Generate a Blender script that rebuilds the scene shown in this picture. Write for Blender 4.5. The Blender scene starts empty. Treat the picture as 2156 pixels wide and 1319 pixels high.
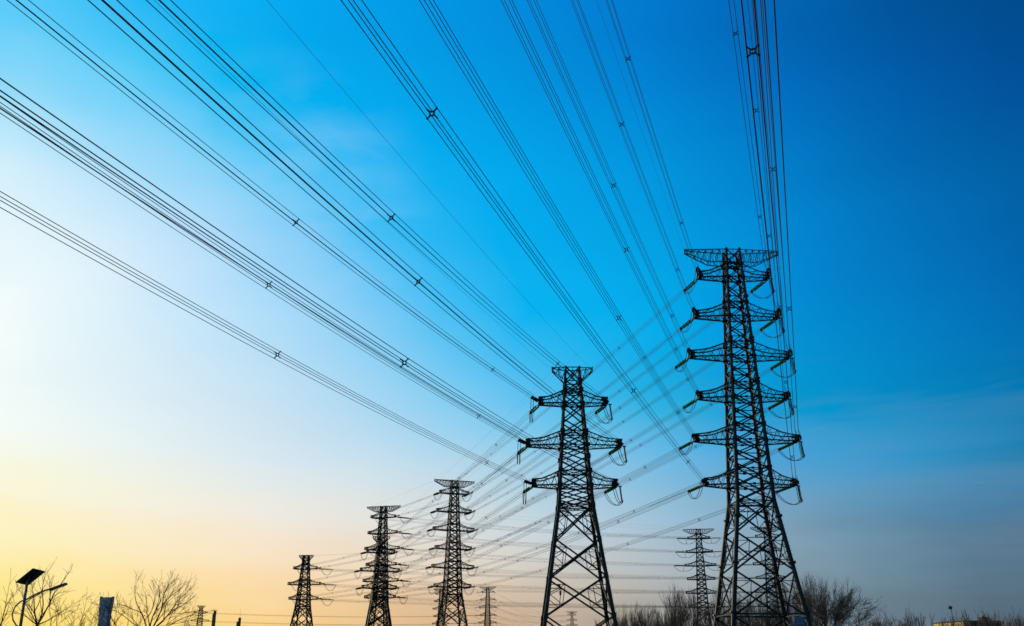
import bpy, math, random
from mathutils import Vector, Matrix

R = math.radians
# ------------------------------------------------------------------ camera
C = bpy.context.scene.collection
scene = bpy.context.scene
F_PX = 2084.0; W_PX = 2156.0; PITCH = R(19.33); EYE = 1.6
cd = bpy.data.cameras.new('camera'); cam = bpy.data.objects.new('camera', cd); C.objects.link(cam)
cd.sensor_width = 36.0; cd.lens = F_PX / W_PX * 36.0; cd.clip_start = 0.1; cd.clip_end = 30000
cam.location = (0, 0, EYE); cam.rotation_euler = (R(90) + PITCH, 0, 0)
scene.camera = cam
# ------------------------------------------------------------------ exposure
vs = scene.view_settings
vs.view_transform = 'Standard'; vs.look = 'None'; vs.gamma = 1.0; vs.exposure = 0.0; vs.use_curve_mapping = False
scene.cycles.filter_width = 1.6
# ------------------------------------------------------------------ sky
SUN_AZ = -44.0; SUN_EL = 9.0          # degrees, measured from +Y towards +X; the sun is low, left of the view
world = bpy.data.worlds.new('World'); scene.world = world; world.use_nodes = True
nt = world.node_tree; N = nt.nodes; N.clear()
def lin(c):
    out = []
    for v in c:
        v /= 255.0
        out.append(v / 12.92 if v <= 0.04045 else ((v + 0.055) / 1.055) ** 2.4)
    return out
# colour of the evening sky by direction: rows are elevations, columns azimuths (degrees)
SKY_AZ = [-34, -29, -24, -19, -14, -9, -4.5, 0, 4.5, 9, 14, 19, 24, 29, 34]
SKY_EL = [-2, 2, 4.5, 7, 9, 11, 12.5, 14, 16, 19, 22, 25, 28, 31, 34, 38, 60]
SKY = [
 [(252,218,105),(252,218,105),(252,217,108),(251,213,117),(248,207,127),(237,195,136),(223,185,142),(205,175,146),(182,167,148),(154,153,147),(115,132,141),(95,113,126),(80,97,113),(75,92,108),(75,92,108)],
 [(253,222,116),(253,221,114),(252,219,117),(251,215,125),(249,208,134),(237,197,141),(223,187,146),(206,178,150),(184,169,151),(157,157,150),(119,135,145),(98,117,130),(83,101,116),(76,94,111),(77,95,111)],
 [(253,238,168),(253,237,163),(253,234,168),(252,230,179),(251,224,184),(241,216,183),(229,209,185),(214,203,188),(195,194,189),(170,180,185),(134,157,169),(107,135,152),(87,116,137),(79,106,129),(78,108,131)],
 [(252,247,212),(252,246,209),(250,243,210),(247,238,214),(243,233,217),(233,226,215),(221,219,215),(206,213,214),(184,203,215),(159,189,209),(129,166,190),(101,146,175),(79,126,158),(68,112,145),(66,113,148)],
 [(249,251,231),(250,250,226),(245,246,225),(239,240,227),(231,234,230),(220,228,229),(206,220,227),(187,212,225),(161,200,223),(135,187,217),(105,166,204),(86,152,192),(70,133,174),(58,118,158),(51,118,161)],
 [(246,253,248),(247,253,245),(238,246,240),(228,238,238),(217,231,238),(202,225,237),(183,217,236),(160,208,233),(132,197,231),(104,184,227),(70,164,217),(61,153,205),(41,136,186),(19,121,170),(4,123,173)],
 [(245,253,250),(245,253,249),(233,245,246),(220,236,242),(206,227,240),(187,220,240),(161,212,239),(132,203,237),(101,193,233),(67,180,226),(21,160,215),(4,148,204),(3,134,190),(1,120,175),(0,118,176)],
 [(244,253,251),(245,253,250),(229,244,248),(213,234,245),(197,225,243),(171,216,242),(141,207,241),(107,196,239),(69,186,233),(33,175,226),(5,158,216),(0,145,206),(0,130,192),(0,115,176),(0,113,176)],
 [(243,253,252),(244,253,251),(227,244,250),(207,233,248),(185,223,245),(153,212,244),(116,201,242),(75,189,240),(42,181,235),(14,171,229),(3,155,218),(0,140,206),(0,125,192),(0,110,177),(0,108,177)],
 [(235,249,252),(238,250,252),(221,241,251),(197,231,251),(168,219,249),(130,205,247),(81,193,244),(25,181,241),(11,177,238),(0,170,233),(0,151,221),(0,134,206),(0,118,190),(0,103,174),(0,101,172)],
 [(219,243,252),(224,244,252),(213,237,252),(187,225,251),(150,212,249),(95,197,247),(52,186,244),(8,176,240),(3,171,236),(0,163,229),(0,145,217),(0,128,202),(0,113,186),(0,99,170),(0,96,165)],
 [(192,233,252),(199,235,252),(177,225,251),(153,216,250),(115,204,248),(56,189,245),(26,179,242),(0,171,239),(0,164,232),(0,155,225),(0,138,212),(0,123,198),(0,107,180),(0,95,164),(0,89,158)],
 [(148,219,250),(154,221,250),(135,214,250),(103,204,248),(70,193,246),(15,179,243),(4,172,239),(0,166,235),(0,157,228),(0,147,220),(0,131,207),(0,115,192),(0,99,174),(0,86,158),(0,78,150)],
 [(107,208,249),(108,208,249),(88,203,248),(36,188,244),(15,178,241),(4,170,238),(1,163,234),(0,155,228),(0,145,221),(0,135,214),(0,120,201),(0,105,186),(0,91,167),(0,79,151),(0,73,141)],
 [(95,205,249),(72,197,248),(42,186,246),(16,177,241),(0,168,237),(0,161,233),(0,153,228),(0,145,222),(0,135,215),(0,124,207),(0,110,191),(0,97,174),(0,85,156),(0,76,144),(0,72,138)],
 [(95,205,249),(65,194,247),(32,182,244),(8,171,240),(0,162,234),(0,152,228),(0,145,223),(0,137,217),(0,126,208),(0,116,200),(0,104,185),(0,94,170),(0,85,157),(0,77,146),(0,72,138)],
 [(76,164,199),(50,154,198),(24,145,195),(5,137,191),(0,129,187),(0,122,182),(0,116,178),(0,110,174),(0,101,167),(0,93,160),(0,84,148),(0,75,137),(0,68,126),(0,62,117),(0,58,110)],
]
def nd(t, **k):
    n = N.new(t)
    for a, b in k.items(): setattr(n, a, b)
    return n
def L(a, b): nt.links.new(a, b)
def mth(op, a, b=None, clamp=False):
    n = nd('ShaderNodeMath', operation=op, use_clamp=clamp)
    for i, v in enumerate((a, b)):
        if v is None: continue
        if isinstance(v, (int, float)): n.inputs[i].default_value = v
        else: L(v, n.inputs[i])
    return n.outputs[0]
tc = nd('ShaderNodeTexCoord'); sx = nd('ShaderNodeSeparateXYZ'); L(tc.outputs['Generated'], sx.inputs[0])
# thin cirrus: a stretched noise gently pushes the direction in which the colours are looked up
mp = nd('ShaderNodeMapping'); mp.inputs['Scale'].default_value = (2.2, 2.2, 7.0); L(tc.outputs['Generated'], mp.inputs[0])
ns = nd('ShaderNodeTexNoise'); ns.inputs['Scale'].default_value = 1.6; ns.inputs['Detail'].default_value = 4.5; ns.inputs['Roughness'].default_value = 0.5
L(mp.outputs[0], ns.inputs['Vector'])
wob = mth('SUBTRACT', ns.outputs[0], 0.5)
el = mth('MULTIPLY', mth('ARCSINE', sx.outputs['Z']), 180 / math.pi)
az = mth('MULTIPLY', mth('ARCTAN2', sx.outputs['X'], sx.outputs['Y']), 180 / math.pi)
el = mth('ADD', el, mth('MULTIPLY', wob, 5.0))
az = mth('ADD', az, mth('MULTIPLY', wob, -8.0))
fac = mth('DIVIDE', mth('ADD', el, 2.0), 62.0, True)
cur = None
for j, a in enumerate(SKY_AZ):
    rp = nd('ShaderNodeValToRGB'); cr = rp.color_ramp; cr.interpolation = 'CARDINAL'
    cr.elements[0].position = 0.0; cr.elements[0].color = (*lin(SKY[0][j]), 1)
    cr.elements[1].position = 1.0; cr.elements[1].color = (*lin(SKY[-1][j]), 1)
    for i in range(1, len(SKY_EL) - 1):
        e = cr.elements.new((SKY_EL[i] + 2) / 62); e.color = (*lin(SKY[i][j]), 1)
    L(fac, rp.inputs[0])
    if cur is None: cur = rp.outputs[0]
    else:
        a0 = SKY_AZ[j - 1]
        t = mth('DIVIDE', mth('SUBTRACT', az, a0), a - a0, True)
        mx = nd('ShaderNodeMix', data_type='RGBA'); L(t, mx.inputs[0]); L(cur, mx.inputs[6]); L(rp.outputs[0], mx.inputs[7]); cur = mx.outputs[2]
# a faint veil of cirrus high on the left
vd = nd('ShaderNodeVectorMath', operation='DOT_PRODUCT'); L(tc.outputs['Generated'], vd.inputs[0]); vd.inputs[1].default_value = (-.240, .885, .399)
msk = nd('ShaderNodeMapRange', interpolation_type='SMOOTHSTEP'); L(vd.outputs['Value'], msk.inputs[0]); msk.inputs[1].default_value = .983; msk.inputs[2].default_value = 1.0
mp2 = nd('ShaderNodeMapping'); mp2.inputs['Scale'].default_value = (3.0, 3.0, 7.0); mp2.inputs['Rotation'].default_value = (0, .5, 0); L(tc.outputs['Generated'], mp2.inputs[0])
n2 = nd('ShaderNodeTexNoise'); n2.inputs['Scale'].default_value = 2.6; n2.inputs['Detail'].default_value = 7; n2.inputs['Distortion'].default_value = .3; L(mp2.outputs[0], n2.inputs['Vector'])
w2 = nd('ShaderNodeMapRange'); L(n2.outputs[0], w2.inputs[0]); w2.inputs[1].default_value = .42; w2.inputs[2].default_value = .72; w2.inputs[3].default_value = 0; w2.inputs[4].default_value = .34
cw = nd('ShaderNodeMix', data_type='RGBA'); L(mth('MULTIPLY', w2.outputs[0], msk.outputs[0]), cw.inputs[0]); L(cur, cw.inputs[6]); cw.inputs[7].default_value = (.45, .70, .96, 1); cur = cw.outputs[2]
# long faint streaks of haze low on the right
mp3 = nd('ShaderNodeMapping'); mp3.inputs['Scale'].default_value = (1.6, 1.6, 17.0); mp3.inputs['Rotation'].default_value = (.03, .05, 0); L(tc.outputs['Generated'], mp3.inputs[0])
n3 = nd('ShaderNodeTexNoise'); n3.inputs['Scale'].default_value = 1.8; n3.inputs['Detail'].default_value = 6; n3.inputs['Distortion'].default_value = .5; L(mp3.outputs[0], n3.inputs['Vector'])
w3 = nd('ShaderNodeMapRange'); L(n3.outputs[0], w3.inputs[0]); w3.inputs[1].default_value = .45; w3.inputs[2].default_value = .70; w3.inputs[3].default_value = 0; w3.inputs[4].default_value = .11
m3 = nd('ShaderNodeMapRange', interpolation_type='SMOOTHSTEP'); L(el, m3.inputs[0]); m3.inputs[1].default_value = 16.5; m3.inputs[2].default_value = 12.5
m4 = nd('ShaderNodeMapRange', interpolation_type='SMOOTHSTEP'); L(az, m4.inputs[0]); m4.inputs[1].default_value = 2.0; m4.inputs[2].default_value = 14.0
c3 = nd('ShaderNodeMix', data_type='RGBA'); L(mth('MULTIPLY', w3.outputs[0], mth('MULTIPLY', m3.outputs[0], m4.outputs[0])), c3.inputs[0]); L(cur, c3.inputs[6]); c3.inputs[7].default_value = (.30, .40, .52, 1); cur = c3.outputs[2]
sky = nd('ShaderNodeTexSky', sky_type='NISHITA'); sky.sun_disc = False; sky.sun_elevation = R(SUN_EL); sky.sun_rotation = R(SUN_AZ)
bg1 = nd('ShaderNodeBackground'); L(sky.outputs[0], bg1.inputs[0]); bg1.inputs[1].default_value = 0.05
bg2 = nd('ShaderNodeBackground'); L(cur, bg2.inputs[0]); bg2.inputs[1].default_value = 1.01
ms = nd('ShaderNodeMixShader'); ms.inputs[0].default_value = 0.985; L(bg1.outputs[0], ms.inputs[1]); L(bg2.outputs[0], ms.inputs[2])
wo = nd('ShaderNodeOutputWorld'); L(ms.outputs[0], wo.inputs[0])
# ------------------------------------------------------------------ sun
sd = bpy.data.lights.new('sun', 'SUN'); sd.energy = 2.4; sd.angle = R(0.5); sd.color = (1.0, .80, .55)
so = bpy.data.objects.new('sun', sd); C.objects.link(so)
sv = Vector((math.sin(R(SUN_AZ)) * math.cos(R(SUN_EL)), math.cos(R(SUN_AZ)) * math.cos(R(SUN_EL)), math.sin(R(SUN_EL))))
so.rotation_euler = sv.to_track_quat('Z', 'Y').to_euler()

# ------------------------------------------------------------------ materials
def mat(name, col, rough=.6, metal=0.0, var=.25, scale=3.0, col2=None, bump=0.0, trans=0.0, coord='Object', spec=.3):
    m = bpy.data.materials.new(name); m.use_nodes = True; t = m.node_tree; n = t.nodes
    p = n['Principled BSDF']; p.inputs['Roughness'].default_value = rough; p.inputs['Metallic'].default_value = metal; p.inputs['Specular IOR Level'].default_value = spec
    tcn = n.new('ShaderNodeTexCoord'); nz = n.new('ShaderNodeTexNoise'); nz.inputs['Scale'].default_value = scale; nz.inputs['Detail'].default_value = 5
    t.links.new(tcn.outputs[coord], nz.inputs['Vector'])
    r = n.new('ShaderNodeValToRGB'); t.links.new(nz.outputs[0], r.inputs[0])
    r.color_ramp.elements[0].position = .3; r.color_ramp.elements[1].position = .7
    c2 = col2 or tuple(min(1, v * (1 + var)) for v in col)
    r.color_ramp.elements[0].color = (*[v * (1 - var) for v in col], 1); r.color_ramp.elements[1].color = (*c2, 1)
    t.links.new(r.outputs[0], p.inputs['Base Color'])
    if bump:
        b = n.new('ShaderNodeBump'); b.inputs['Strength'].default_value = bump; t.links.new(nz.outputs[0], b.inputs['Height']); t.links.new(b.outputs[0], p.inputs['Normal'])
    if trans:
        tr = n.new('ShaderNodeBsdfTranslucent'); t.links.new(r.outputs[0], tr.inputs[0])
        mx = n.new('ShaderNodeMixShader'); mx.inputs[0].default_value = trans
        t.links.new(p.outputs[0], mx.inputs[1]); t.links.new(tr.outputs[0], mx.inputs[2]); t.links.new(mx.outputs[0], n['Material Output'].inputs[0])
    return m
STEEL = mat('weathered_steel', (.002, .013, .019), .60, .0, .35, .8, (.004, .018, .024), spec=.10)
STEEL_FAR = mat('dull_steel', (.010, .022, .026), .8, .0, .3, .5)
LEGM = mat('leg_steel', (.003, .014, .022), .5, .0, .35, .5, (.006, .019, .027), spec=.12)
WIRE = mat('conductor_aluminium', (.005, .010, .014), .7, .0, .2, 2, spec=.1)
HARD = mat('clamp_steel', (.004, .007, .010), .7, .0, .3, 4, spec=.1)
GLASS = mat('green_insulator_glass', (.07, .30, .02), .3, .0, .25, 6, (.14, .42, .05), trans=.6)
GLASSD = mat('shaded_insulator_glass', (.005, .012, .010), .5, .0, .3, 6, spec=.15)  # same green glass; the shade of end-on strings is put into the colour
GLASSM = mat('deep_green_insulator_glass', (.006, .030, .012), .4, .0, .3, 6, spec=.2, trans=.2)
BARK = mat('dark_bark', (.035, .030, .020), .9, 0, .35, 9)
BARKB = mat('reddish_brown_bark', (.12, .080, .066), .9, 0, .4, 1.2, (.17, .11, .088))
GROUND = mat('dry_field', (.085, .070, .038), .95, 0, .4, .15, (.11, .10, .05), bump=.3)

# ------------------------------------------------------------------ mesh collector
WF = 1.0
class MB:
    def __init__(s): s.v = []; s.f = []
    def beam(s, a, b, w, h=None, n=4, w2=None, caps=True):
        """bar or tube from a to b; w thickness, n sides"""
        a = Vector(a); b = Vector(b); d = b - a
        if d.length < 1e-6: return
        d.normalize(); up = Vector((0, 0, 1)) if abs(d.z) < .95 else Vector((0, 1, 0))
        x = d.cross(up).normalized(); y = x.cross(d).normalized()
        h = h or w; k = len(s.v); r2 = (w2 if w2 is not None else w) / w
        ph = math.pi / 4 if n == 4 else 0; sc = math.sqrt(2) if n == 4 else 1
        for P, q in ((a, 1), (b, r2)):
            for i in range(n):
                t = ph + 2 * math.pi * i / n
                s.v.append(P + (x * math.cos(t) * w + y * math.sin(t) * h) * (.5 * sc * q))
        for i in range(n): s.f.append((k + i, k + (i + 1) % n, k + n + (i + 1) % n, k + n + i))
        if caps: s.f.append(tuple(k + i for i in reversed(range(n)))); s.f.append(tuple(k + n + i for i in range(n)))
    def angle(s, a, b, w):
        """rolled angle section: two thin flanges meeting in an L"""
        a = Vector(a); b = Vector(b); d = b - a
        if d.length < 1e-6: return
        d.normalize(); up = Vector((0, 0, 1)) if abs(d.z) < .95 else Vector((0, 1, 0))
        w = w * WF; x = d.cross(up).normalized(); y = x.cross(d).normalized(); k = len(s.v); q = w * .22
        pr = [(0, 0), (w, 0), (w, q), (q, q), (q, w), (0, w)]
        for P in (a, b):
            for (u, v) in pr: s.v.append(P + x * (u - w / 2) + y * (v - w / 2))
        for i in range(6): s.f.append((k + i, k + (i + 1) % 6, k + 6 + (i + 1) % 6, k + 6 + i))
    def box(s, c, sz, rot=None):
        c = Vector(c); k = len(s.v)
        for dx in (-.5, .5):
            for dy in (-.5, .5):
                for dz in (-.5, .5):
                    q = Vector((dx * sz[0], dy * sz[1], dz * sz[2]))
                    if rot: q = rot @ q
                    s.v.append(c + q)
        for f in ((0, 1, 3, 2), (4, 6, 7, 5), (0, 4, 5, 1), (2, 3, 7, 6), (0, 2, 6, 4), (1, 5, 7, 3)): s.f.append(tuple(k + i for i in f))
    def tube(s, pts, r, n=5, r2=None):
        pts = [Vector(p) for p in pts]; k = len(s.v); m = len(pts)
        for i, p in enumerate(pts):
            d = (pts[min(i + 1, m - 1)] - pts[max(i - 1, 0)]).normalized()
            up = Vector((0, 0, 1)) if abs(d.z) < .95 else Vector((0, 1, 0))
            x = d.cross(up).normalized(); y = x.cross(d).normalized()
            rr = r if r2 is None else r + (r2 - r) * i / (m - 1)
            for j in range(n):
                t = 2 * math.pi * j / n; s.v.append(p + (x * math.cos(t) + y * math.sin(t)) * rr)
        for i in range(m - 1):
            for j in range(n):
                a = k + i * n + j; b = k + i * n + (j + 1) % n; s.f.append((a, b, b + n, a + n))
    def lathe(s, a, d, prof, n=8):
        a = Vector(a); d = Vector(d).normalized(); up = Vector((0, 0, 1)) if abs(d.z) < .95 else Vector((0, 1, 0))
        x = d.cross(up).normalized(); y = x.cross(d).normalized(); k = len(s.v)
        for (t, r) in prof:
            for j in range(n):
                q = 2 * math.pi * j / n; s.v.append(a + d * t + (x * math.cos(q) + y * math.sin(q)) * r)
        for i in range(len(prof) - 1):
            for j in range(n):
                u = k + i * n + j; v = k + i * n + (j + 1) % n; s.f.append((u, v, v + n, u + n))
    def mesh(s, name, m, smooth=False):
        me = bpy.data.meshes.new(name); me.from_pydata([tuple(v) for v in s.v], [], s.f); me.materials.append(m)
        if smooth: me.polygons.foreach_set('use_smooth', [True] * len(me.polygons))
        me.update(); return me
def link(name, me, parent=None, loc=None):
    o = bpy.data.objects.new(name, me); C.objects.link(o)
    if parent: o.parent = parent
    if loc is not None: o.location = loc
    return o
def tag(o, label=None, cat=None, group=None, kind=None):
    if label: o['label'] = label
    if cat: o['category'] = cat
    if group: o['group'] = group
    if kind: o['kind'] = kind
    return o
def empty(name, loc, rz, label, cat, group=None):
    o = link(name, None, None, loc); o.rotation_euler = (0, 0, rz); return tag(o, label, cat, group)

# pixel of the photograph + height -> ground position, used once to survey where the pylons stand
def at(x, y, z):
    dx = x - 1078.0; dy = 659.5 - y
    r = Vector((dx, F_PX * math.cos(PITCH) - dy * math.sin(PITCH), F_PX * math.sin(PITCH) + dy * math.cos(PITCH)))
    k = (z - EYE) / r.z
    return Vector((r.x * k, r.y * k, 0))

# ------------------------------------------------------------------ ground
g = MB(); S = 20000; n = 24
for i in range(n + 1):
    for j in range(n + 1): g.v.append(Vector((-S + 2 * S * i / n, -S + 2 * S * j / n, 0)))
for i in range(n):
    for j in range(n):
        a = i * (n + 1) + j; g.f.append((a, a + n + 1, a + n + 2, a + 1))
tag(link('ground', g.mesh('ground', GROUND)), 'flat dry field under the pylons', None, None, 'structure')

# ------------------------------------------------------------------ pylon templates
TYPES = {
 'six': dict(top=82.0, wid=[(0, 15.9), (9, 13.3), (17, 10.9), (24, 8.8), (30, 6.9), (34, 6.5), (42.6, 5.9), (51.1, 5.2), (59.6, 4.55), (68.1, 3.8), (76.7, 3.1), (79.2, 2.9), (82, 2.7)],
   low=[0, 9, 17, 24, 30], upp=[30, 33, 36, 39, 41.6, 44.6, 47.4, 50.1, 53.1, 56, 58.6, 61.4, 64.2, 67.1, 70, 72.8, 75.6, 78.4, 79.2, 82],
   arms=[(76.7, 7.2), (68.1, 8.5), (59.6, 10.0), (51.1, 8.8), (42.6, 10.1), (34.0, 8.8)], peak=9.8, peakflat=.42, rleg=(.46, .41, .27)),
 'three': dict(top=56.0, wid=[(0, 14.6), (9, 12.0), (16, 9.9), (22.5, 8.05), (29, 6.25), (33.5, 5.7), (41.2, 4.8), (49.5, 3.35), (53.2, 2.9), (56, 2.6)],
   low=[0, 9, 16, 22.5, 29], upp=[29, 30.7, 32.5, 35.4, 38.2, 40.2, 42.6, 45.4, 48.5, 51, 53.2, 56],
   arms=[(49.5, 6.6), (41.2, 9.1), (33.5, 8.0)], peak=3.95, peakflat=0.0, rleg=(.33, .30, .17)),
}
def wid(T, z):
    w = T['wid']
    for (a, b), (c, d) in zip(w, w[1:]):
        if z <= c: return (b + (d - b) * (z - a) / (c - a)) / 2
    return w[-1][1] / 2
CORN = [(-1, -1), (1, -1), (1, 1), (-1, 1)]
def templates(kind):
    T = TYPES[kind]; M = {}
    h = lambda z: wid(T, z)
    def cor(i, z): w = h(z); return Vector((CORN[i][0] * w, CORN[i][1] * w, z))
    # legs
    waist = T['low'][-1]
    for i in range(4):
        b = MB(); r0, r1, r2 = T['rleg']
        if kind == 'six':
            b.beam(cor(i, -.3), cor(i, waist), 2 * r0, n=10, w2=2 * r1)
            b.beam(cor(i, waist), cor(i, T['top'] + .3), 2 * r1, n=10, w2=2 * r2)
            for z in (9.6, 18.4, 27, 36.5, 45, 54, 62.5, 71.5):
                b.beam(cor(i, z - .18), cor(i, z + .18), 2 * (r0 + .22) if z < 30 else 2 * (r1 + .14), n=12)
        else:
            # heavy angle section: box chord with two flanges
            b.beam(cor(i, -.3), cor(i, waist), 2 * r0, n=4, w2=2 * r1); b.beam(cor(i, waist), cor(i, T['top'] + .2), 2 * r1, n=4, w2=2 * r2)
            for z in T['low'][1:] + T['upp'][2::2]: b.beam(cor(i, z - .45), cor(i, z + .45), 2 * r1 + .22 - .002 * z, n=4)
        b.beam(cor(i, -.6), cor(i, .35), 1.5, n=8)
        if i == 1:   # step bolts up one leg, seen as a fine comb
            for q in range(int(T['top'] / .8) - 4):
                c = cor(i, 3 + q * .8); b.beam(c, c + Vector((.62, -.1, 0)), .04, n=3, caps=False)
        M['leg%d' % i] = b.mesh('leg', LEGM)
    # bracing
    b = MB(); F = [(0, 1), (1, 2), (2, 3), (3, 0)]
    lo = T['low']
    for z0, z1 in zip(lo, lo[1:]):
        for (i, j) in F:
            A, B_, D, E_ = cor(i, z0), cor(j, z0), cor(i, z1), cor(j, z1)
            b.angle(A, E_, .30); b.angle(B_, D, .30)
            # crossing point
            wa, wd = (B_ - A).length, (E_ - D).length; t = wa / (wa + wd); O = A.lerp(E_, t)
            for P0, P1 in ((A, D), (B_, E_)):
                m = P0.lerp(P1, t); q0 = P0.lerp(O, .5); q1 = P1.lerp(O, .5)
                b.angle(P0.lerp(P1, t * .5), q0, .13); b.angle(P0.lerp(P1, t + (1 - t) * .5), q1, .13)
                b.angle(m, q0, .13); b.angle(m, q1, .13); b.angle(q0, q1, .13)
    for (i, j) in F:
        A, B_ = cor(i, waist), cor(j, waist); b.angle(A, B_, .22); b.angle(cor(i, 2.0), cor(j, 2.0), .16)
        A, B_ = cor(i, waist - 1.2), cor(j, waist - 1.2); b.angle(A, B_, .16)
        b.angle(cor(i, waist), (cor(i, waist - 1.2) + cor(j, waist - 1.2)) / 2, .12); b.angle(cor(j, waist), (cor(i, waist - 1.2) + cor(j, waist - 1.2)) / 2, .12)
    b.angle(cor(0, waist), cor(2, waist), .14); b.angle(cor(1, waist), cor(3, waist), .14)
    if kind == 'six':   # heavy horizontal frame low on the tower
        for (i, j) in F: b.beam(cor(i, 9.4), cor(j, 9.4), .26)
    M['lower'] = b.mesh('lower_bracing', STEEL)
    b = MB(); up = T['upp']
    for k, (z0, z1) in enumerate(zip(up, up[1:])):
        for (i, j) in F:
            A, B_, D, E_ = cor(i, z0), cor(j, z0), cor(i, z1), cor(j, z1)
            w = .25 if z0 < 55 else .21
            b.angle(A, E_, w); b.angle(B_, D, w)
            if k % 3 == 2: b.angle(D, E_, w * .8)
    for (z, hl) in T['arms']:
        for zz in ((z - .85, z + 2.15) if kind == 'six' else (z - .8, z + 1.95)):
            for (i, j) in F: b.angle(cor(i, zz), cor(j, zz), .2)
            b.angle(cor(0, zz), cor(2, zz), .14); b.angle(cor(1, zz), cor(3, zz), .14)
            for i in range(4):      # gusset plates where arm chords meet the legs
                c = cor(i, zz); b.box(c, (.95, .10, .8)); b.box(c, (.10, .95, .8))
            m = (cor(0, zz) + cor(1, zz)) / 2; b.box(m, (.6, .08, .45)); m = (cor(2, zz) + cor(3, zz)) / 2; b.box(m, (.6, .08, .45))
    for zz in (T['top'], T['top'] - 2.8):      # belts that carry the earth wire arms across the body
        for (i, j) in F: b.angle(cor(i, zz), cor(j, zz), .2)
    for y in (1, -1):
        m0, m1 = Vector((0, y * h(T['top']), T['top'])), Vector((0, y * h(T['top']), T['top'] - 2.8)); b.angle(m0, m1, .1)
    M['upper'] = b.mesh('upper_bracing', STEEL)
    # crossarms
    for a, (z, hl) in enumerate(T['arms']):
        for s in (-1, 1):
            b = MB(); zb, zt = (z - .85, z + 2.15) if kind == 'six' else (z - .8, z + 1.95); hb, ht = h(zb), h(zt); tw = .75 if kind == 'six' else .95
            n = 4 if hl > 8 else 3
            kt = .60 if kind == 'six' else .58; kz = z + (.62 if kind == 'six' else .55)
            def bot(t, y): x = hb + (hl - hb) * t; return Vector((s * x, y * (hb + (tw - hb) * t), zb + .12 * t))
            def top(t, y):
                x = ht + (hl - ht) * t; yy = y * (ht + (tw - ht) * t)
                zz = zt + (kz - zt) * t / kt if t < kt else kz + (z + .5 - kz) * (t - kt) / (1 - kt)
                return Vector((s * x, yy, zz))
            ts = [i / n for i in range(n + 1)]
            for y in (-1, 1):
                for t0, t1 in zip(ts, ts[1:]):
                    b.angle(bot(t0, y), bot(t1, y), .26); b.angle(top(t0, y), top(t1, y), .23)
                    mt = (t0 + t1) / 2
                    b.angle(bot(t0, y), top(mt, y), .09); b.angle(top(mt, y), bot(t1, y), .09)
            for k2, (t0, t1) in enumerate(zip(ts, ts[1:])):
                y = 1 if k2 % 2 else -1
                b.angle(bot(t0, y), bot(t1, -y), .11); b.angle(bot(t0, -y), bot(t1, y), .11); b.angle(top(t0, y), top(t1, -y), .10)
                b.angle(bot(t1, 1), bot(t1, -1), .13); b.angle(top(t1, 1), top(t1, -1), .10)
            # tip: end frame, pull plates and the small stub that carries the jumper string
            b.beam((s * hl, -tw - .35, z - .6), (s * hl, tw + .35, z - .6), .30); b.beam((s * hl, -tw, z + .5), (s * hl, tw, z + .5), .24)
            for y in (-tw, tw):
                b.beam((s * hl, y, z - .7), (s * hl, y, z + .6), .24); b.box((s * (hl - .3), y, z - .5), (1.0, .14, .7)); b.box((s * (hl - .25), y, z + .35), (.9, .14, .4))
            if s > 0: b.beam((hl, 0, z - .6), (hl + 1.0, 0, z - .75), .18)
            M['arm%d_%d' % (a, s)] = b.mesh('crossarm', STEEL)
    # earth wire arms at the very top
    for s in (-1, 1):
        b = MB(); zt = T['top']; zb = zt - 2.8; hl = T['peak']; ht, hb = h(zt), h(zb); n = 6 if kind == 'six' else 2; tw = .35
        pf = T['peakflat']
        def top(t, y): return Vector((s * (ht + (hl - ht) * t), y * (ht + (tw - ht) * t), zt + .12 * t))
        def bot(t, y):
            zz = zb if t < pf else zb + (zt - .55 - zb) * (t - pf) / (1 - pf)
            return Vector((s * (hb + (hl - hb) * t), y * (hb + (tw - hb) * t), zz))
        ts = [i / n for i in range(n + 1)]
        for y in (-1, 1):
            for t0, t1 in zip(ts, ts[1:]):
                mt = (t0 + t1) / 2
                b.angle(bot(t0, y), bot(mt, y), .16); b.angle(bot(mt, y), bot(t1, y), .16); b.angle(top(t0, y), top(t1, y), .16)
                b.angle(top(t0, y), bot(mt, y), .09); b.angle(bot(mt, y), top(t1, y), .09); b.angle(bot(t1, y), top(t1, y), .09)
        for t0, t1 in zip(ts, ts[1:]): b.angle(top(t0, -1), top(t1, 1), .09); b.angle(bot(t0, 1), bot(t1, -1), .09); b.angle(top(t1, -1), top(t1, 1), .1)
        b.beam((s * hl, -tw, zt - .55), (s * hl, tw, zt + .15), .22); b.beam((s * hl, tw, zt - .7), (s * hl, -tw, zt + .3), .16); b.beam((s * hl, 0, zt), (s * (hl + .25), 0, zt + .6), .07)
        M['peak_%d' % s] = b.mesh('earth_wire_arm', STEEL)
    M['T'] = T
    return M
TM = {k: templates(k) for k in TYPES}
WF = 1.5      # the towers farther off are the heavier-braced make of the same two types
TMH = {k: templates(k) for k in TYPES}; WF = 1.0

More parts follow.
